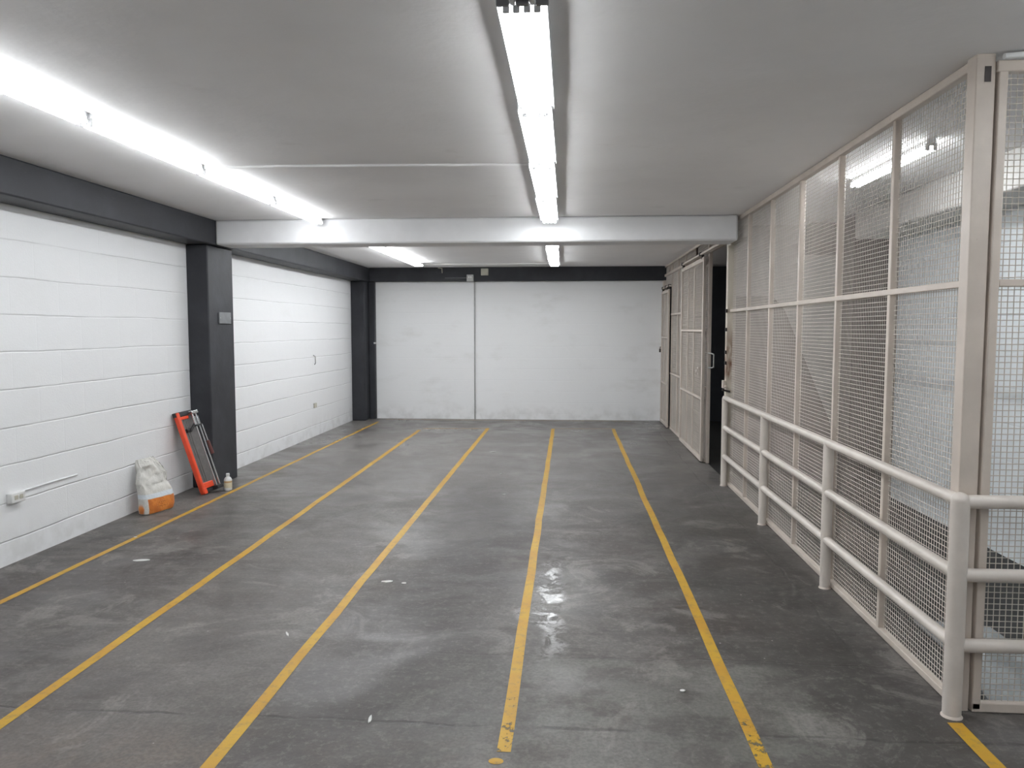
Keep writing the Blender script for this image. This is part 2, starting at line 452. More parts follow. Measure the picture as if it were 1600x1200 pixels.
strip('parking_line', sub((-2.36, 12.22), (-1.32, 12.30), 10), 0.085, M['yellow_faint'], 'faded peach cross line joining far ends of the second and third lines')
strip('parking_line', sub((-0.22, 12.36), (0.70, 12.42), 10), 0.06, M['yellow_faint'], 'faded cross line joining far ends of the two right lines')
strip('parking_line', sub((-3.25, 13.42), (1.10, 13.47), 20), 0.05, M['yellow_faint'], 'faint yellow line along the foot of the back wall')
pb = MB(); pb.lathe((-0.262, 2.735, 0.0012), [(0.027, 0), (0.025, 0.0006)], 14, 1.05, 0.8)
tag(pb.build('paint_blob', M['yellow'], base=(-0.262, 2.735, 0)), 'small yellow paint blob off the near end of the worn line', 'paint mark')

# ============================================================ FLUORESCENT FIXTURES
FW = {2: (-0.021, 0.021), 3: (-0.050, 0.018, 0.050), 4: (-0.050, -0.017, 0.017, 0.050)}
def fixture(x, y0, y1, tubes, label, group, width=0.165, slim=False):
    t = empty('strip_light', (x, (y0 + y1) / 2, ZC))
    tag(t, label, 'ceiling light', group)
    h = MB()
    hb = max(abs(d) for d in tubes) + 0.012
    yA, yB = y0 + 0.012, y1 - 0.012
    if slim:
        hb, zt, zh = 0.024, 0.050, 0.032
        h.box(x - hb, x + hb, yA, yB, ZC - zh, ZC)
    else:
        zt, zh = 0.066, 0.046
        h.box(x - width / 2, x + width / 2, yA, yB, ZC - zh, ZC)
        for q in (-1, 1): h.box(min(x + q * width / 2, x + q * (width / 2 - 0.003)), max(x + q * width / 2, x + q * (width / 2 - 0.003)), yA, yB, ZC - 0.057, ZC - zh + 0.001)
    h.build('housing', M['housing'], t, bevel=0.002)
    for e, ya in ((0, y0 + 0.012), (1, y1 - 0.032)):
        m = MB()
        m.box(x - hb, x + hb, ya, ya + 0.018, ZC - zh - 0.010, ZC - zh + 0.004)
        for dx in tubes: m.box(x + dx - 0.011, x + dx + 0.011, ya + 0.002, ya + 0.014, ZC - zt - 0.017, ZC - zh + 0.006)
        m.build('lamp_holder', M['holder'], t, bevel=0.003)
    for dx in tubes:
        MB().tube((x + dx, y0 + 0.028, ZC - zt), (x + dx, y1 - 0.028, ZC - zt), 0.0145, 12).build('tube', M['tube'], t)
    return t
LG = 'fluorescent fixtures of the left row'
CG = 'fluorescent fixtures of the middle row'
XLR, XCR = -2.44, -0.15
for i, (a, b, lab) in enumerate([  # first three are out of view, added to raise the light level
        (-2.32, -1.10, 'added unseen twin tube strip light in line with the left row, behind the viewer'),
        (-1.10, 0.12, 'added unseen twin tube strip light in line with the left row, level with the viewer'),
        (1.34, 2.56, 'added unseen twin tube strip light in line with the left row, just outside the frame'),
        (2.56, 3.78, 'lit twin tube strip light cut by the left edge of the photo'),
        (3.78, 5.00, 'lit twin tube strip light of the left row, second from the left edge'),
        (5.00, 6.24, 'lit twin tube strip light of the left row, where the ceiling conduit starts'),
        (6.24, 7.46, 'lit twin tube strip light of the left row touching the white cross beam'),
        (7.9, 8.86, 'added unseen strip light in line with the left row, hidden behind the cross beam'),  # added out of sight behind the beam to brighten the back
        (8.86, 10.08, 'lit strip light of the left row just beyond the cross beam'),
        (10.08, 11.28, 'lit strip light of the left row, second to last from the back wall'),
        (11.28, 12.48, 'lit strip light of the left row nearest the back wall')]):
    fixture(XLR, a, b, (-0.021, 0.021) if b < 7.8 else (-0.052, -0.018, 0.018, 0.052), lab, LG, 0.10, True)  # beyond the beam, two more tubes per fixture are added to brighten the back
for i, (a, b, n, lab) in enumerate([  # first two are unseen fixtures, added as fill light
        (-2.4, -1.18, 2, 'added unseen strip light in line with the middle row, behind the viewer'),
        (-0.2, 1.02, 4, 'added unseen strip light in line with the middle row, above the viewer'),
        (2.50, 3.70, 4, 'large bright strip light of the middle row at the top of the photo'),
        (3.70, 4.90, 3, 'strip light of the middle row with a gap between its left tube and the others'),
        (4.90, 6.16, 4, 'lit strip light of the middle row where the ceiling conduit ends'),
        (6.16, 7.42, 4, 'lit strip light of the middle row touching the white cross beam'),
        (8.70, 9.95, 4, 'lit strip light of the middle row just beyond the cross beam'),
        (9.95, 11.2, 4, 'lit strip light of the middle row, second to last from the back wall'),
        (11.2, 12.45, 4, 'lit strip light of the middle row nearest the back wall')]):
    fixture(XCR - 0.009 * ((a + b) / 2 - 2.5), a, b, FW[n], lab, CG)
fixture(2.06, 4.62, 5.84, FW[2], 'lit strip light on the ceiling behind the long mesh fence', None, 0.10, True)
for a, lab in ((0.5, 'added unseen strip light right of the viewer, farther from the short mesh fence'), (1.75, 'added unseen strip light right of the viewer, just before the short mesh fence')):  # unseen pair added to light the short fence and right wall
    fixture(2.45, a, a + 1.2, FW[2], lab, 'added unseen fixtures right of the viewer', 0.10, True)
# the end of a dead fixture at the very top of the photo
t = tag(empty('strip_light', (XCR, 1.9, ZC)), 'unlit strip light cut by the top edge, grey holders showing', 'ceiling light', CG)
B(XCR - 0.082, XCR + 0.082, 1.28, 2.48, ZC - 0.03, ZC).build('housing', M['dark_iron'], t, bevel=0.004)
mb = MB()
for dx in (-0.062, 0.0, 0.062): mb.box(XCR + dx - 0.020, XCR + dx + 0.020, 2.452, 2.470, ZC - 0.085, ZC - 0.02)
mb.build('lamp_holder', M['socket'], t, bevel=0.003)
for dx in (-0.030, 0.030):
    MB().tube((XCR + dx, 1.32, ZC - 0.066), (XCR + dx, 2.482, ZC - 0.066), 0.011, 12).build('tube', M['housing'], t)

# ============================================================ MESH FENCE
SP, WR = 0.0245, 0.0019
def mesh_x(x, y0, y1, z0, z1):
    mb = MB()
    n = max(1, int(round((y1 - y0) / SP)))
    for i in range(n + 1):
        y = y0 + (y1 - y0) * i / n
        mb.tube((x + WR * 0.8, y, z0), (x + WR * 0.8, y, z1), WR, 5, caps=False)
    n = int(round((z1 - z0) / SP))
    for i in range(n + 1):
        z = z0 + (z1 - z0) * i / n
        mb.tube((x - WR * 0.8, y0, z), (x - WR * 0.8, y1, z), WR, 5, caps=False)
    return mb
def mesh_y(y, x0, x1, z0, z1):
    mb = MB()
    n = int(round((x1 - x0) / SP))
    for i in range(n + 1):
        x = x0 + (x1 - x0) * i / n
        mb.tube((x, y + WR * 0.8, z0), (x, y + WR * 0.8, z1), WR, 5, caps=False)
    n = int(round((z1 - z0) / SP))
    for i in range(n + 1):
        z = z0 + (z1 - z0) * i / n
        mb.tube((x0, y - WR * 0.8, z), (x1, y - WR * 0.8, z), WR, 5, caps=False)
    return mb
BG, WI = M['beige'], M['wire']
def bar(parent, name, x0, x1, y0, y1, z0, z1, mat=None, bev=0.004):
    return B(x0, x1, y0, y1, z0, z1).build(name, mat or BG, parent, bevel=bev)

sf = tag(empty('mesh_fence', (XF, 5.7, 0)), 'long beige framed wire mesh fence from floor to ceiling along the right side', 'fence')
bar(sf, 'corner_post', XF - 0.045, XF + 0.03, 3.252, 3.325, 0, ZC)
ys = [3.325, 4.09, 4.88, 5.67, 6.46, 7.25, 7.985]
bar(sf, 'top_rail', XF - 0.03, XF + 0.012, 3.325, 7.985, ZC - 0.042, ZC - 0.002)
bar(sf, 'bottom_rail', XF - 0.02, XF + 0.02, 3.325, 7.985, 0.002, 0.035)
bar(sf, 'middle_rail', XF - 0.02, XF + 0.006, 3.325, 7.985, 1.775, 1.805)
for i in range(6):
    a, b = ys[i] + (0.015 if i else 0), ys[i + 1] - 0.015
    mesh_x(XF + 0.010, a, b, 0.035, ZC - 0.04).build('mesh_panel', WI, sf)
    if i: bar(sf, 'mullion', XF - 0.018, XF + 0.018, ys[i] - 0.016, ys[i] + 0.016, 0.03, ZC - 0.04)
bar(sf, 'gate_post', XF - 0.045, XF + 0.04, 7.985, 8.065, 0, ZC - 0.002, M['rusty'])
br = MB().tube((XF - 0.05, 7.95, 1.02), (XF - 0.05, 8.03, 1.02), 0.012, 10)
br.box(XF - 0.075, XF - 0.045, 7.97, 8.05, 1.00, 1.08)
br.build('bolt_bracket', BG, sf, bevel=0.003)
for z in (1.79, 1.60, 1.37, 1.26):
    B(XF - 0.062, XF - 0.045, 7.972, 8.0, z - 0.018, z + 0.018).build('stud', M['dark_iron'], sf, bevel=0.003)
MB().tube((XF - 0.085, 7.968, 0.985), (XF - 0.005, 7.968, 0.968), 0.010, 8).build('bolt', M['dark_iron'], sf)
bar(sf, 'ceiling_bracket', XF - 0.05, XF - 0.03, 7.86, 7.98, 2.44, ZC - 0.002)
B(XF - 0.012, XF + 0.012, 3.250, 3.252, 2.58, 2.64).build('rust_patch', M['dark_iron'], sf)

# short front fence
ff = tag(empty('mesh_fence', (2.3, 3.25, 0)), 'short beige wire mesh fence facing the viewer at the right edge', 'fence')
YFF = 3.262
bar(ff, 'side_bar', XF + 0.04, XF + 0.075, YFF - 0.018, YFF + 0.018, 0.012, ZC - 0.04)
bar(ff, 'far_bar', XR - 0.04, XR - 0.003, YFF - 0.018, YFF + 0.018, 0.012, ZC - 0.04)
bar(ff, 'top_rail', XF + 0.032, XR - 0.003, YFF - 0.02, YFF + 0.02, ZC - 0.075, ZC - 0.03)
bar(ff, 'middle_rail', XF + 0.075, XR - 0.04, YFF - 0.014, YFF + 0.014, 1.772, 1.802)
bar(ff, 'bottom_rail', XF + 0.04, XR - 0.003, YFF - 0.018, YFF + 0.018, 0.002, 0.042)
bar(ff, 'mullion', 2.36, 2.39, YFF - 0.014, YFF + 0.014, 0.04, ZC - 0.07)
mesh_y(YFF + 0.008, XF + 0.075, 2.36, 0.042, ZC - 0.07).build('mesh_panel', WI, ff)
mesh_y(YFF + 0.008, 2.39, XR - 0.04, 0.042, ZC - 0.07).build('mesh_panel', WI, ff)
MB().path([(XF + 0.045, 3.225, 2.668), (1.80, 3.228, 2.676), (2.3, 3.23, 2.672), (XR - 0.01, 3.23, 2.672)], 0.012).build('ceiling_cord', M['white_plastic'], ff)

# far fence: fixed panels behind and beyond the gate
rf = tag(empty('mesh_fence', (XF, 10.9, 0)), 'far beige wire mesh fence beyond the gate opening', 'fence')
bar(rf, 'gate_post', XF - 0.005, XF + 0.035, 9.27, 9.33, 0, ZC - 0.002)
bar(rf, 'header_rail', XF - 0.02, XF + 0.02, 8.068, 13.42, 2.50, 2.54)
bar(rf, 'top_rail', XF - 0.015, XF + 0.015, 8.07, 13.42, ZC - 0.034, ZC - 0.002)
fy = [9.33, 10.2, 11.09, 11.82, 12.52]
for i in range(4):
    mesh_x(XF + 0.012, fy[i] + 0.014, fy[i + 1] - 0.014, 0.03, 2.50).build('mesh_panel', WI, rf)
    bar(rf, 'mullion', XF - 0.014, XF + 0.014, fy[i + 1] - 0.014, fy[i + 1] + 0.014, 0.03, ZC - 0.03)
mesh_x(XF + 0.012, 8.07, 13.42, 2.54, ZC - 0.03).build('header_mesh', WI, rf)
for y in (8.75, 9.28, 10.2, 12.9):
    bar(rf, 'header_bar', XF - 0.014, XF + 0.014, y - 0.014, y + 0.014, 2.54, ZC - 0.03)
for z in (1.84, 0.90): bar(rf, 'cross_rail', XF - 0.022, XF, 9.33, 12.52, z - 0.014, z + 0.014)
bar(rf, 'bottom_rail', XF - 0.02, XF + 0.02, 9.33, 12.52, 0.002, 0.035)
bar(rf, 'wall_post', XF - 0.03, XF + 0.02, 13.43, YB - 0.002, 0, ZBEAM)
mesh_x(XF + 0.012, 12.534, 13.43, 2.30, 2.50).build('mesh_panel', WI, rf)

def sliding_gate(y0, y1, z1, rails, mull, label, lat):
    x = XF - 0.055
    g = tag(empty('sliding_gate', (x, (y0 + y1) / 2, 0)), label, 'gate', 'sliding mesh gates')
    w = 0.028
    for y in (y0 + w, y1 - w): bar(g, 'stile', x - 0.016, x + 0.016, y - w, y + w, 0.02, z1)
    for z, nm in ((0.045, 'bottom_rail'), (z1 - w, 'top_rail')):
        bar(g, nm, x - 0.015, x + 0.015, y0 + 2 * w, y1 - 2 * w, z - w * 0.9, z + w * 0.9)
    for z in rails: bar(g, 'cross_rail', x - 0.014, x + 0.008, y0 + 2 * w, y1 - 2 * w, z - 0.014, z + 0.014)
    for y in mull: bar(g, 'mullion', x - 0.006, x + 0.014, y - 0.012, y + 0.012, 0.07, z1 - 2 * w)
    mesh_x(x + 0.008, y0 + 2 * w, y1 - 2 * w, 0.07, z1 - 2 * w).build('mesh_panel', WI, g)
    for y in (y0 + 0.15, y1 - 0.12):
        r = MB().tube((x - 0.014, y, z1 + 0.013), (x + 0.014, y, z1 + 0.013), 0.020, 16)
        r.box(x - 0.018, x - 0.014, y - 0.02, y + 0.02, z1 - 0.02, z1 + 0.03)
        r.build('roller', M['dark_iron'], g)
    for (yy, zz) in lat:
        l = B(x - 0.06, x - 0.016, yy - 0.04, yy + 0.04, zz - 0.012, zz + 0.012)
        l.box(x - 0.04, x - 0.016, yy - 0.02, yy + 0.03, zz - 0.05, zz + 0.05)
        l.tube((x - 0.05, yy - 0.05, zz + 0.03), (x - 0.05, yy + 0.03, zz - 0.04), 0.007, 8)
        l.build('latch', M['beige_rail'], g, bevel=0.003)
    return g
sliding_gate(9.27, 11.07, 2.46, (1.588, 0.77), (10.0, 10.5), 'tall beige mesh sliding gate standing open beside the dark doorway', ((9.42, 1.10),))
g2 = sliding_gate(12.50, 13.38, 2.25, (1.47, 0.71), (12.98,), 'narrow beige mesh gate closed beside the back wall', ())
mb = MB().path([(XF - 0.0, 9.26, 1.32), (XF + 0.02, 9.17, 1.32), (XF + 0.02, 9.17, 1.32)][:2] + [(XF + 0.045, 9.15, 1.31), (XF + 0.045, 9.15, 1.16), (XF + 0.02, 9.17, 1.15), (XF, 9.26, 1.15)], 0.008)
mb.build('handle', M['galv'], rf)
pl = MB(); pl.box(1.555, 1.585, 13.40, 13.43, 1.21, 1.27); pl.path([(1.57, 13.415, 1.27), (1.57, 13.415, 1.30), (1.595, 13.382, 1.30)], 0.006)
tag(pl.build('padlock', M['dark_iron'], base=(1.57, 13.415, 1.21)), 'small black padlock on the narrow far gate', 'padlock')
for y0, y1, z, lab in ((8.10, 11.12, 2.49, 'long steel door track above the open sliding gate'), (12.50, 13.41, 2.275, 'short dark track above the narrow far gate')):
    t = tag(empty('gate_track', (XF - 0.04, (y0 + y1) / 2, z)), lab, 'track')
    B(XF - 0.062, XF - 0.0235, y0, y1, z + 0.012, z + 0.036).build('channel', BG, t, bevel=0.003)
    for y in (y0 + 0.04, (y0 + y1) / 2, y1 - 0.04): B(XF - 0.07, XF - 0.0225, y - 0.03, y + 0.03, z + 0.008, z + 0.05).build('clamp', M['dark_iron'], t, bevel=0.004)

# ============================================================ GUARD RAIL
gr = tag(empty('guard_rail', (1.605, 5.6, 0)), 'cream pipe guard rail with three bars standing before the mesh fence', 'railing')
XG = 1.592
YP = [3.21, 4.80, 6.36, 7.94]
RZ = (0.905, 0.60, 0.305)
for i, y in enumerate(YP):
    r = 0.036 if i == 0 else 0.031
    p = MB().tube((XG, y, 0), (XG, y, 0.905), r, 24)
    p.build('post', M['beige_rail'], gr)
    MB().lathe((XG, y, 0), [(r + 0.006, 0), (r + 0.0055, 0.003), (r + 0.002, 0.008), (r, 0.011)], 20).build('weld_foot', M['beige'], gr)
for z in RZ:
    b = MB().tube((XG, YP[0], z), (XG, YP[3] + 0.01, z), 0.026, 20)
    b.build('rail', M['beige_rail'], gr)
    b = MB().tube((XG, YP[0], z - 0.003), (XR - 0.004, YP[0], z - 0.003), 0.028, 20)
    b.build('rail', M['beige_rail'], gr)
s = bmesh.new(); bmesh.ops.create_uvsphere(s, u_segments=20, v_segments=12, radius=0.036)
mbx = MB(); mbx.bm.free(); mbx.bm = s
bmesh.ops.translate(s, vec=(XG, YP[0], 0.905), verts=s.verts[:])
mbx.build('elbow', M['beige_rail'], gr)

# ============================================================ SACK
def sack():
    mb = MB(); bm = mb.bm
    # broad side turned a little towards the room
    # (z, centre x, centre y, half width, half depth)
    prof = [(0.0, -3.625, 6.44, 0.155, 0.075), (0.012, -3.625, 6.44, 0.170, 0.090), (0.05, -3.626, 6.445, 0.178, 0.098), (0.10, -3.63, 6.45, 0.176, 0.098),
            (0.135, -3.635, 6.45, 0.172, 0.094), (0.17, -3.642, 6.45, 0.168, 0.086), (0.22, -3.655, 6.445, 0.166, 0.078), (0.27, -3.668, 6.43, 0.160, 0.070),
            (0.32, -3.68, 6.445, 0.148, 0.060), (0.37, -3.695, 6.44, 0.130, 0.048), (0.41, -3.708, 6.435, 0.112, 0.036), (0.445, -3.718, 6.43, 0.10, 0.022), (0.47, -3.725, 6.425, 0.088, 0.010)]
    N = 64
    # subdivide the profile
    P2 = []
    for a, b in zip(prof, prof[1:]):
        for k in range(4): P2.append(tuple(a[j] + (b[j] - a[j]) * k / 4 for j in range(5)))
    P2.append(prof[-1])
    rings = []
    for (z, cx, cy, a, d) in P2:
        ring = []
        d *= 0.72
        for k in range(N):
            th = 2 * PI * k / N
            c, s_ = math.cos(th), math.sin(th)
            e = 0.62
            x = d * math.copysign(abs(c) ** e, c); y = a * math.copysign(abs(s_) ** e, s_)
            amp = 0.004 + 0.044 * min(1, max(0, (z - 0.13) / 0.16))
            v = Vector((y * 7, z * 9, c * 1.5))
            n_ = noise.noise(v) * 0.7 + noise.noise(v * 2.3) * 0.45 + 0.3 * abs(noise.noise(v * 4.1))
            x += amp * n_ * (0.9 if z < 0.42 else 0.5)
            y += amp * 0.35 * noise.noise(v + Vector((5, 2, 1)))
            if x > 0:      # a deep crease on the front
                dd = ((y - 0.035) / 0.06) ** 2 + ((z - 0.31) / 0.022) ** 2
                x -= 0.028 * math.exp(-dd)
                dd = ((y - 0.03) / 0.10) ** 2 + ((z - 0.245) / 0.02) ** 2
                x -= 0.016 * math.exp(-dd)
            zz = z + (0.012 * noise.noise(Vector((y * 9, 3, 0))) + 0.12 * y * 0.2 if z > 0.4 else 0)
            X_ = max(XL + 0.006, cx + x)
            ring.append(bm.verts.new((X_, cy + y, max(0.0, zz))))
        rings.append(ring)
    for a, b in zip(rings, rings[1:]):
        for k in range(N): bm.faces.new((a[k], a[(k + 1) % N], b[(k + 1) % N], b[k]))
    bm.faces.new(rings[0][::-1]); bm.faces.new(rings[-1])
    t = NT('printed_sack_plastic')
    o = t.xyz()
    y, z = o[1], o[2]
    zt = t.math('ADD', z, t.math('MULTIPLY', t.math('SUBTRACT', t.noise(5, 2), 0.5), 0.02))
    band = t.math('MULTIPLY', t.ss(zt, 0.132, 0.137, 1, 0), t.ss(zt, 0.004, 0.010))
    wh = t.math('MULTIPLY', t.ss(y, -0.140, -0.134, 1, 0), t.ss(y, -0.171, -0.165))
    band = t.math('MULTIPLY', band, t.math('SUBTRACT', 1.0, wh))
    body = t.mix(t.ss(t.noise(14, 6), 0.4, 0.7), (0.60, 0.585, 0.55), (0.50, 0.49, 0.455))
    body = t.mix(t.ss(t.noise(26, 6, 0.6, dist=1.0), 0.60, 0.68, 0, 0.5), body, (0.24, 0.23, 0.22))
    body = t.mix(t.math('MULTIPLY', t.ss(z, 0.135, 0.14), t.ss(z, 0.17, 0.18, 1, 0)), body, (0.62, 0.66, 0.70))
    orange = t.mix(t.ss(t.noise(9, 4), 0.4, 0.65), (0.68, 0.235, 0.045), (0.52, 0.15, 0.03))
    # faint unreadable print in the middle of the band
    inb = t.math('MULTIPLY', t.ss(t.math('ABSOLUTE', t.math('SUBTRACT', y, 0.0)), 0.05, 0.065, 1, 0), t.ss(t.math('ABSOLUTE', t.math('SUBTRACT', z, 0.075)), 0.028, 0.034, 1, 0))
    rows = t.ss(t.math('ABSOLUTE', t.math('SUBTRACT', t.math('FRACT', t.math('MULTIPLY', z, 60)), 0.5)), 0.2, 0.26, 1, 0)
    ltr = t.ss(t.noise(120, 2, sc=(1, 1, 0.3)), 0.46, 0.52)
    orange = t.mix(t.math('MULTIPLY', t.math('MULTIPLY', inb, rows), t.math('MULTIPLY', ltr, 0.7)), orange, (0.25, 0.07, 0.02))
    t.bump(t.noise(22, 6, 0.62, dist=1.4), 0.6, 0.010)
    m = t.set(t.mix(band, body, orange), 0.42, 0, 0.4)
    ob = mb.build('cement_sack', m, base=(-3.63, 6.44, 0))
    ob.rotation_euler = (0, 0, math.radians(-15))
    tag(ob, 'crumpled half-empty white sack with an orange lower band, slumped against the left wall', 'sack')
sack()

# ============================================================ TILE CUTTER
def cutter():
    t = tag(empty('tile_cutter', (-3.50, 7.13, 0)), 'orange and grey manual tile cutter leaning on the wall by the black column', 'tile cutter')
    P0 = Vector((-3.545, 7.10, 0.0))
    Wd = Vector((0.07, 0.26, 0)).normalized()
    top = Vector((-3.775, 7.05, 0.79))
    V = (top - P0).normalized()
    Wd = (Wd - V * Wd.dot(V) * 0.5).normalized()
    Nn = Wd.cross(V).normalized()
    if Nn.x < 0: Nn = -Nn
    Mx = Matrix(((Wd.x, V.x, Nn.x, P0.x), (Wd.y, V.y, Nn.y, P0.y), (Wd.z, V.z, Nn.z, P0.z + 0.012), (0, 0, 0, 1)))
    L = 0.815
    def bx(u0, u1, v0, v1, w0, w1, name, mat, bev=0.004):
        m = MB(); m.box(u0, u1, v0, v1, w0, w1, mat=Mx); return m.build(name, mat, t, bevel=bev)
    def tb(a, b, r): return Mx @ Vector(a), Mx @ Vector(b), r
    # bed with shallow ribs
    m = MB(); m.box(0.035, 0.235, 0.04, L - 0.03, -0.004, 0.012, mat=Mx)
    for u in (0.055, 0.085, 0.115): m.box(u, u + 0.010, 0.05, L - 0.05, 0.012, 0.018, mat=Mx)
    m.build('bed', M['cutter_grey'], t, bevel=0.002)
    # orange side rail, bent slightly
    m = MB(); m.box(0.0, 0.036, 0.0, L, -0.012, 0.042, mat=Mx); m.build('side_rail', M['orange'], t, bevel=0.009)
    # foot and top bracket
    m = MB(); m.box(0.03, 0.175, 0.035, 0.095, -0.006, 0.034, mat=Mx); m.box(0.006, 0.05, -0.012, 0.05, -0.012, 0.045, mat=Mx)
    m.build('foot_bracket', M['orange'], t, bevel=0.006)
    m = MB(); m.box(0.03, 0.15, L - 0.075, L - 0.045, 0.0, 0.03, mat=Mx); m.build('head_bracket', M['orange'], t, bevel=0.006)
    bx(-0.006, 0.215, L - 0.04, L + 0.004, -0.014, 0.028, 'head_cap', M['rubber'])
    bx(0.06, 0.225, -0.006, 0.032, -0.010, 0.024, 'foot_pad', M['rubber'])
    # two steel guide rods
    for u in (0.168, 0.212):
        a, b, r = tb((u, 0.01, 0.065), (u, L - 0.02, 0.065), 0.0085)
        MB().tube(a, b, r, 16).build('guide_rod', M['steel'], t)
    for v in (0.0, L - 0.045):
        bx(0.148, 0.232, v, v + 0.035, 0.02, 0.088, 'rod_block', M['rubber'] if v == 0 else M['steel'], 0.006)
    # cutting carriage near the head
    m = MB()
    for u in (0.168, 0.212):
        a, b, r = tb((u, L - 0.15, 0.065), (u, L - 0.07, 0.065), 0.017); m.tube(a, b, r, 16)
    m.build('carriage_sleeve', M['steel'], t)
    bx(0.150, 0.230, L - 0.168, L - 0.152, 0.045, 0.09, 'carriage_clamp', M['rubber'])
    m = MB(); a, b, r = tb((0.10, L - 0.20, 0.045), (0.16, L - 0.14, 0.06), 0.012); m.tube(a, b, r, 12)
    a, b, r = tb((0.07, L - 0.19, 0.02), (0.125, L - 0.19, 0.02), 0.02); m.tube(a, b, r, 14)
    m.build('breaker_foot', M['rubber'], t)
    # handle lever folded along the right rod, with its dark red grip
    m = MB(); a, b, r = tb((0.226, L - 0.16, 0.085), (0.228, L - 0.36, 0.088), 0.006); m.tube(a, b, r, 10)
    m.build('lever', M['steel'], t)
    m = MB(); a, b, r = tb((0.227, L - 0.33, 0.088), (0.230, L - 0.47, 0.090), 0.014); m.tube(a, b, r, 14, r2=0.017)
    m.build('grip', M['red_grip'], t, bevel=0.003)
cutter()

# ============================================================ BOTTLE
bo = tag(empty('bottle', (-3.385, 7.345, 0)), 'small white plastic bottle with a pale yellow label at the foot of the black column', 'bottle')
c = (-3.385, 7.345, 0)
MB().lathe(c, [(0.030, 0), (0.036, 0.003), (0.038, 0.010), (0.038, 0.105), (0.036, 0.115), (0.028, 0.128), (0.017, 0.137), (0.015, 0.140), (0.015, 0.146)], 28).build('body', M['white_plastic'], bo)
MB().lathe(c, [(0.0175, 0.146), (0.0185, 0.148), (0.0180, 0.168), (0.015, 0.171)], 20).build('cap', M['white_plastic'], bo)
t = NT('bottle_label')
o = t.xyz(); z = o[2]
ring = t.ss(t.math('ABSOLUTE', t.math('SUBTRACT', z, 0.088)), 0.006, 0.008, 1, 0)
ln = t.math('MULTIPLY', t.ss(t.math('ABSOLUTE', t.math('SUBTRACT', t.math('FRACT', t.math('MULTIPLY', z, 140)), 0.5)), 0.15, 0.25, 1, 0), t.ss(t.noise(260, 2), 0.48, 0.56))
cc = t.mix(t.math('MULTIPLY', ln, 0.4), (0.66, 0.60, 0.44), (0.3, 0.24, 0.12))
cc = t.mix(t.math('MULTIPLY', ring, 0.8), cc, (0.42, 0.22, 0.06))
t.set(cc, 0.45)
lm = MB()
bmv = lm.bm
rr = 0.0386
ks = [math.radians(a) for a in range(-150, 31, 9)]
lo = [bmv.verts.new((c[0] + rr * math.cos(k), c[1] + rr * math.sin(k), 0.03)) for k in ks]
hi = [bmv.verts.new((c[0] + rr * math.cos(k), c[1] + rr * math.sin(k), 0.10)) for k in ks]
for k in range(len(ks) - 1): bmv.faces.new((lo[k], lo[k + 1], hi[k + 1], hi[k]))
lm.build('label', t.m, bo)

# ============================================================ SMALL FITTINGS
# socket on the left wall
so = tag(empty('wall_socket', (XL, 4.94, 0.45)), 'white double socket box low on the left block wall', 'socket')
B(XL, XL + 0.040, 4.872, 5.008, 0.418, 0.488).build('box', M['white_plastic'], so, bevel=0.006)
for y in (4.915, 4.965):
    B(XL + 0.040, XL + 0.0425, y - 0.016, y + 0.016, 0.440, 0.470).build('outlet', M['ivory_plastic'], so, bevel=0.002)
tag(MB().path([(XL + 0.006, 5.008, 0.478), (XL + 0.006, 5.35, 0.482), (XL + 0.006, 5.62, 0.480)], 0.007).build('surface_cable', M['wall_left'], base=(XL, 5.0, 0.478)), 'white painted cable running right from the wall socket', 'cable')
# grey plate on the column
pl = tag(empty('switch_plate', (-3.58, 7.78, 1.72)), 'grey blank plate on the black column', 'plate')
B(-3.58, -3.566, 7.645, 7.915, 1.66, 1.778).build('plate', M['grey_plastic'], pl, bevel=0.004)
for y in (7.665, 7.895): MB().tube((-3.566, y, 1.72), (-3.564, y, 1.72), 0.006, 10).build('screw', M['galv'], pl)
# conduit, box and cable on the back wall
tag(MB().tube((-1.67, YB - 0.012, 0.0), (-1.67, YB - 0.012, 2.44), 0.011, 12).build('conduit', M['galv'], base=(-1.67, YB - 0.012, 0)), 'grey vertical conduit down the middle of the back wall', 'conduit')
jb = tag(empty('junction_box', (-1.73, YB - 0.12, 2.46)), 'grey junction box on the black back beam at the conduit top', 'electrical box')
B(-1.79, -1.67, YB - 0.17, YB - 0.12, 2.44, 2.56).build('box', M['galv'], jb, bevel=0.005)
for x in (-1.75, -1.715): B(x - 0.010, x + 0.010, YB - 0.173, YB - 0.17, 2.50, 2.53).build('knockout', M['white_plastic'], jb)
tag(MB().tube((-2.18, YB - 0.128, 2.505), (-1.79, YB - 0.128, 2.505), 0.006, 8).build('cable', M['black_cable'], base=(-2.18, YB - 0.128, 2.505)), 'thin grey cable along the black back beam left of the junction box', 'cable')
tag(B(-1.54, -1.41, YB - 0.16, YB - 0.12, 2.545, 2.665).build('junction_box', M['ivory_plastic'], bevel=0.006, base=(-1.475, YB - 0.12, 2.6)), 'ivory square box on the black beam right of the conduit', 'electrical box')
hk = MB().path([(-2.30, YB - 0.14, ZC - 0.01), (-2.23, YB - 0.14, 2.672), (-2.225, YB - 0.14, 2.59)], 0.008)
tag(hk.build('cable_stub', M['ivory_plastic'], base=(-2.23, YB - 0.14, 2.59)), 'short pale cable end hanging from the ceiling at the back beam', 'cable')
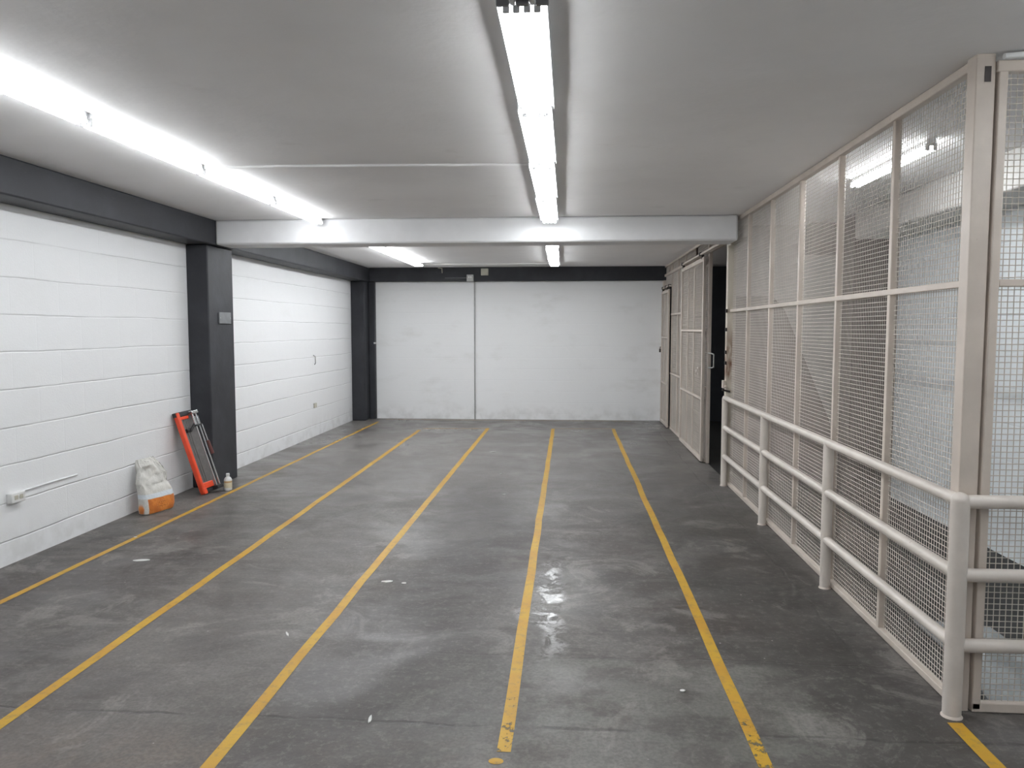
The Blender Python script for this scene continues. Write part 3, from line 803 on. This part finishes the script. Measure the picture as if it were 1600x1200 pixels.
# ceiling conduits
cd = MB().path([(-2.36, 5.06, ZC - 0.012), (-1.99, 5.055, ZC - 0.012), (-1.94, 5.06, ZC - 0.007), (-0.27, 5.13, ZC - 0.007)], 0.009)
tag(cd.build('ceiling_conduit', M['ceiling'], base=(-2.36, 5.06, ZC)), 'thin painted conduit across the ceiling between the two lamp rows', 'conduit')
cd = MB().path([(-2.38, 12.7, ZC - 0.009), (-1.3, 12.72, ZC - 0.009), (-0.27, 12.7, ZC - 0.009)], 0.009)
tag(cd.build('ceiling_conduit', M['ceiling'], base=(-2.36, 12.7, ZC)), 'thin painted conduit across the ceiling close to the back beam', 'conduit')
# hooks on the left wall
tag(MB().path([(XL, 11.2, 1.22), (XL + 0.03, 11.2, 1.20), (XL + 0.03, 11.21, 1.10), (XL + 0.01, 11.23, 1.08)], 0.007).build('wall_hook', M['galv'], base=(XL, 11.2, 1.12)), 'small wire hook at mid height on the left wall between the columns', 'hook')
tag(B(XL, XL + 0.018, 11.17, 11.28, 0.43, 0.50).build('outlet_plate', M['ivory_plastic'], bevel=0.004, base=(XL, 11.22, 0.46)), 'small pale plate low on the left wall between the columns', 'plate')
tag(B(-3.47, -3.43, YB - 0.115, YB - 0.10, 1.345, 1.375).build('wall_tab', M['white_plastic'], bevel=0.003, base=(-3.45, YB - 0.1, 1.36)), 'tiny white tab on the far black column', 'tab')

# ============================================================ DEBRIS
def flake(x, y, sx, sy, label, ang=0.0):
    mb = MB()
    pts = []
    n = 9
    for k in range(n):
        th = 2 * PI * k / n + ang
        r = 1 + 0.45 * noise.noise(Vector((x * 7 + k, y * 3, k * 1.3)))
        px, py = sx * r * math.cos(th), sy * r * math.sin(th)
        pts.append((x + px * math.cos(ang) - py * math.sin(ang), y + px * math.sin(ang) + py * math.cos(ang), 0.0005))
    mb.poly(pts, (0, 0, 0.004))
    tag(mb.build('paint_flake', M['flake'], base=(x, y, 0), smooth=False), label, 'debris', 'white flakes lying on the floor')
flake(-1.145, 4.71, 0.038, 0.018, 'largest white flake on the floor right of the third yellow line', 0.3)
flake(-1.03, 4.69, 0.014, 0.010, 'small white flake just right of the largest flake')
flake(-0.807, 3.0, 0.007, 0.030, 'thin white sliver on the near floor beside the floor seam', 0.1)
flake(-0.99, 9.94, 0.045, 0.012, 'far white flake near the end of the third yellow line', 0.1)
flake(-0.745, 8.43, 0.016, 0.010, 'tiny white flake in the middle distance between third and fourth lines')
flake(0.512, 3.35, 0.012, 0.009, 'tiny white flake on the near floor left of the fifth yellow line')
flake(-2.956, 5.03, 0.055, 0.022, 'pale smear of dust between the first and second yellow lines', 0.2)
flake(-3.33, 5.6, 0.014, 0.010, 'tiny white flake beside the line along the left wall')
flake(-1.47, 3.84, 0.006, 0.028, 'thin white sliver left of the third yellow line', 0.5)
flake(-0.62, 7.35, 0.018, 0.010, 'tiny flake in the middle distance nearer than the others between third and fourth lines', 0.4)
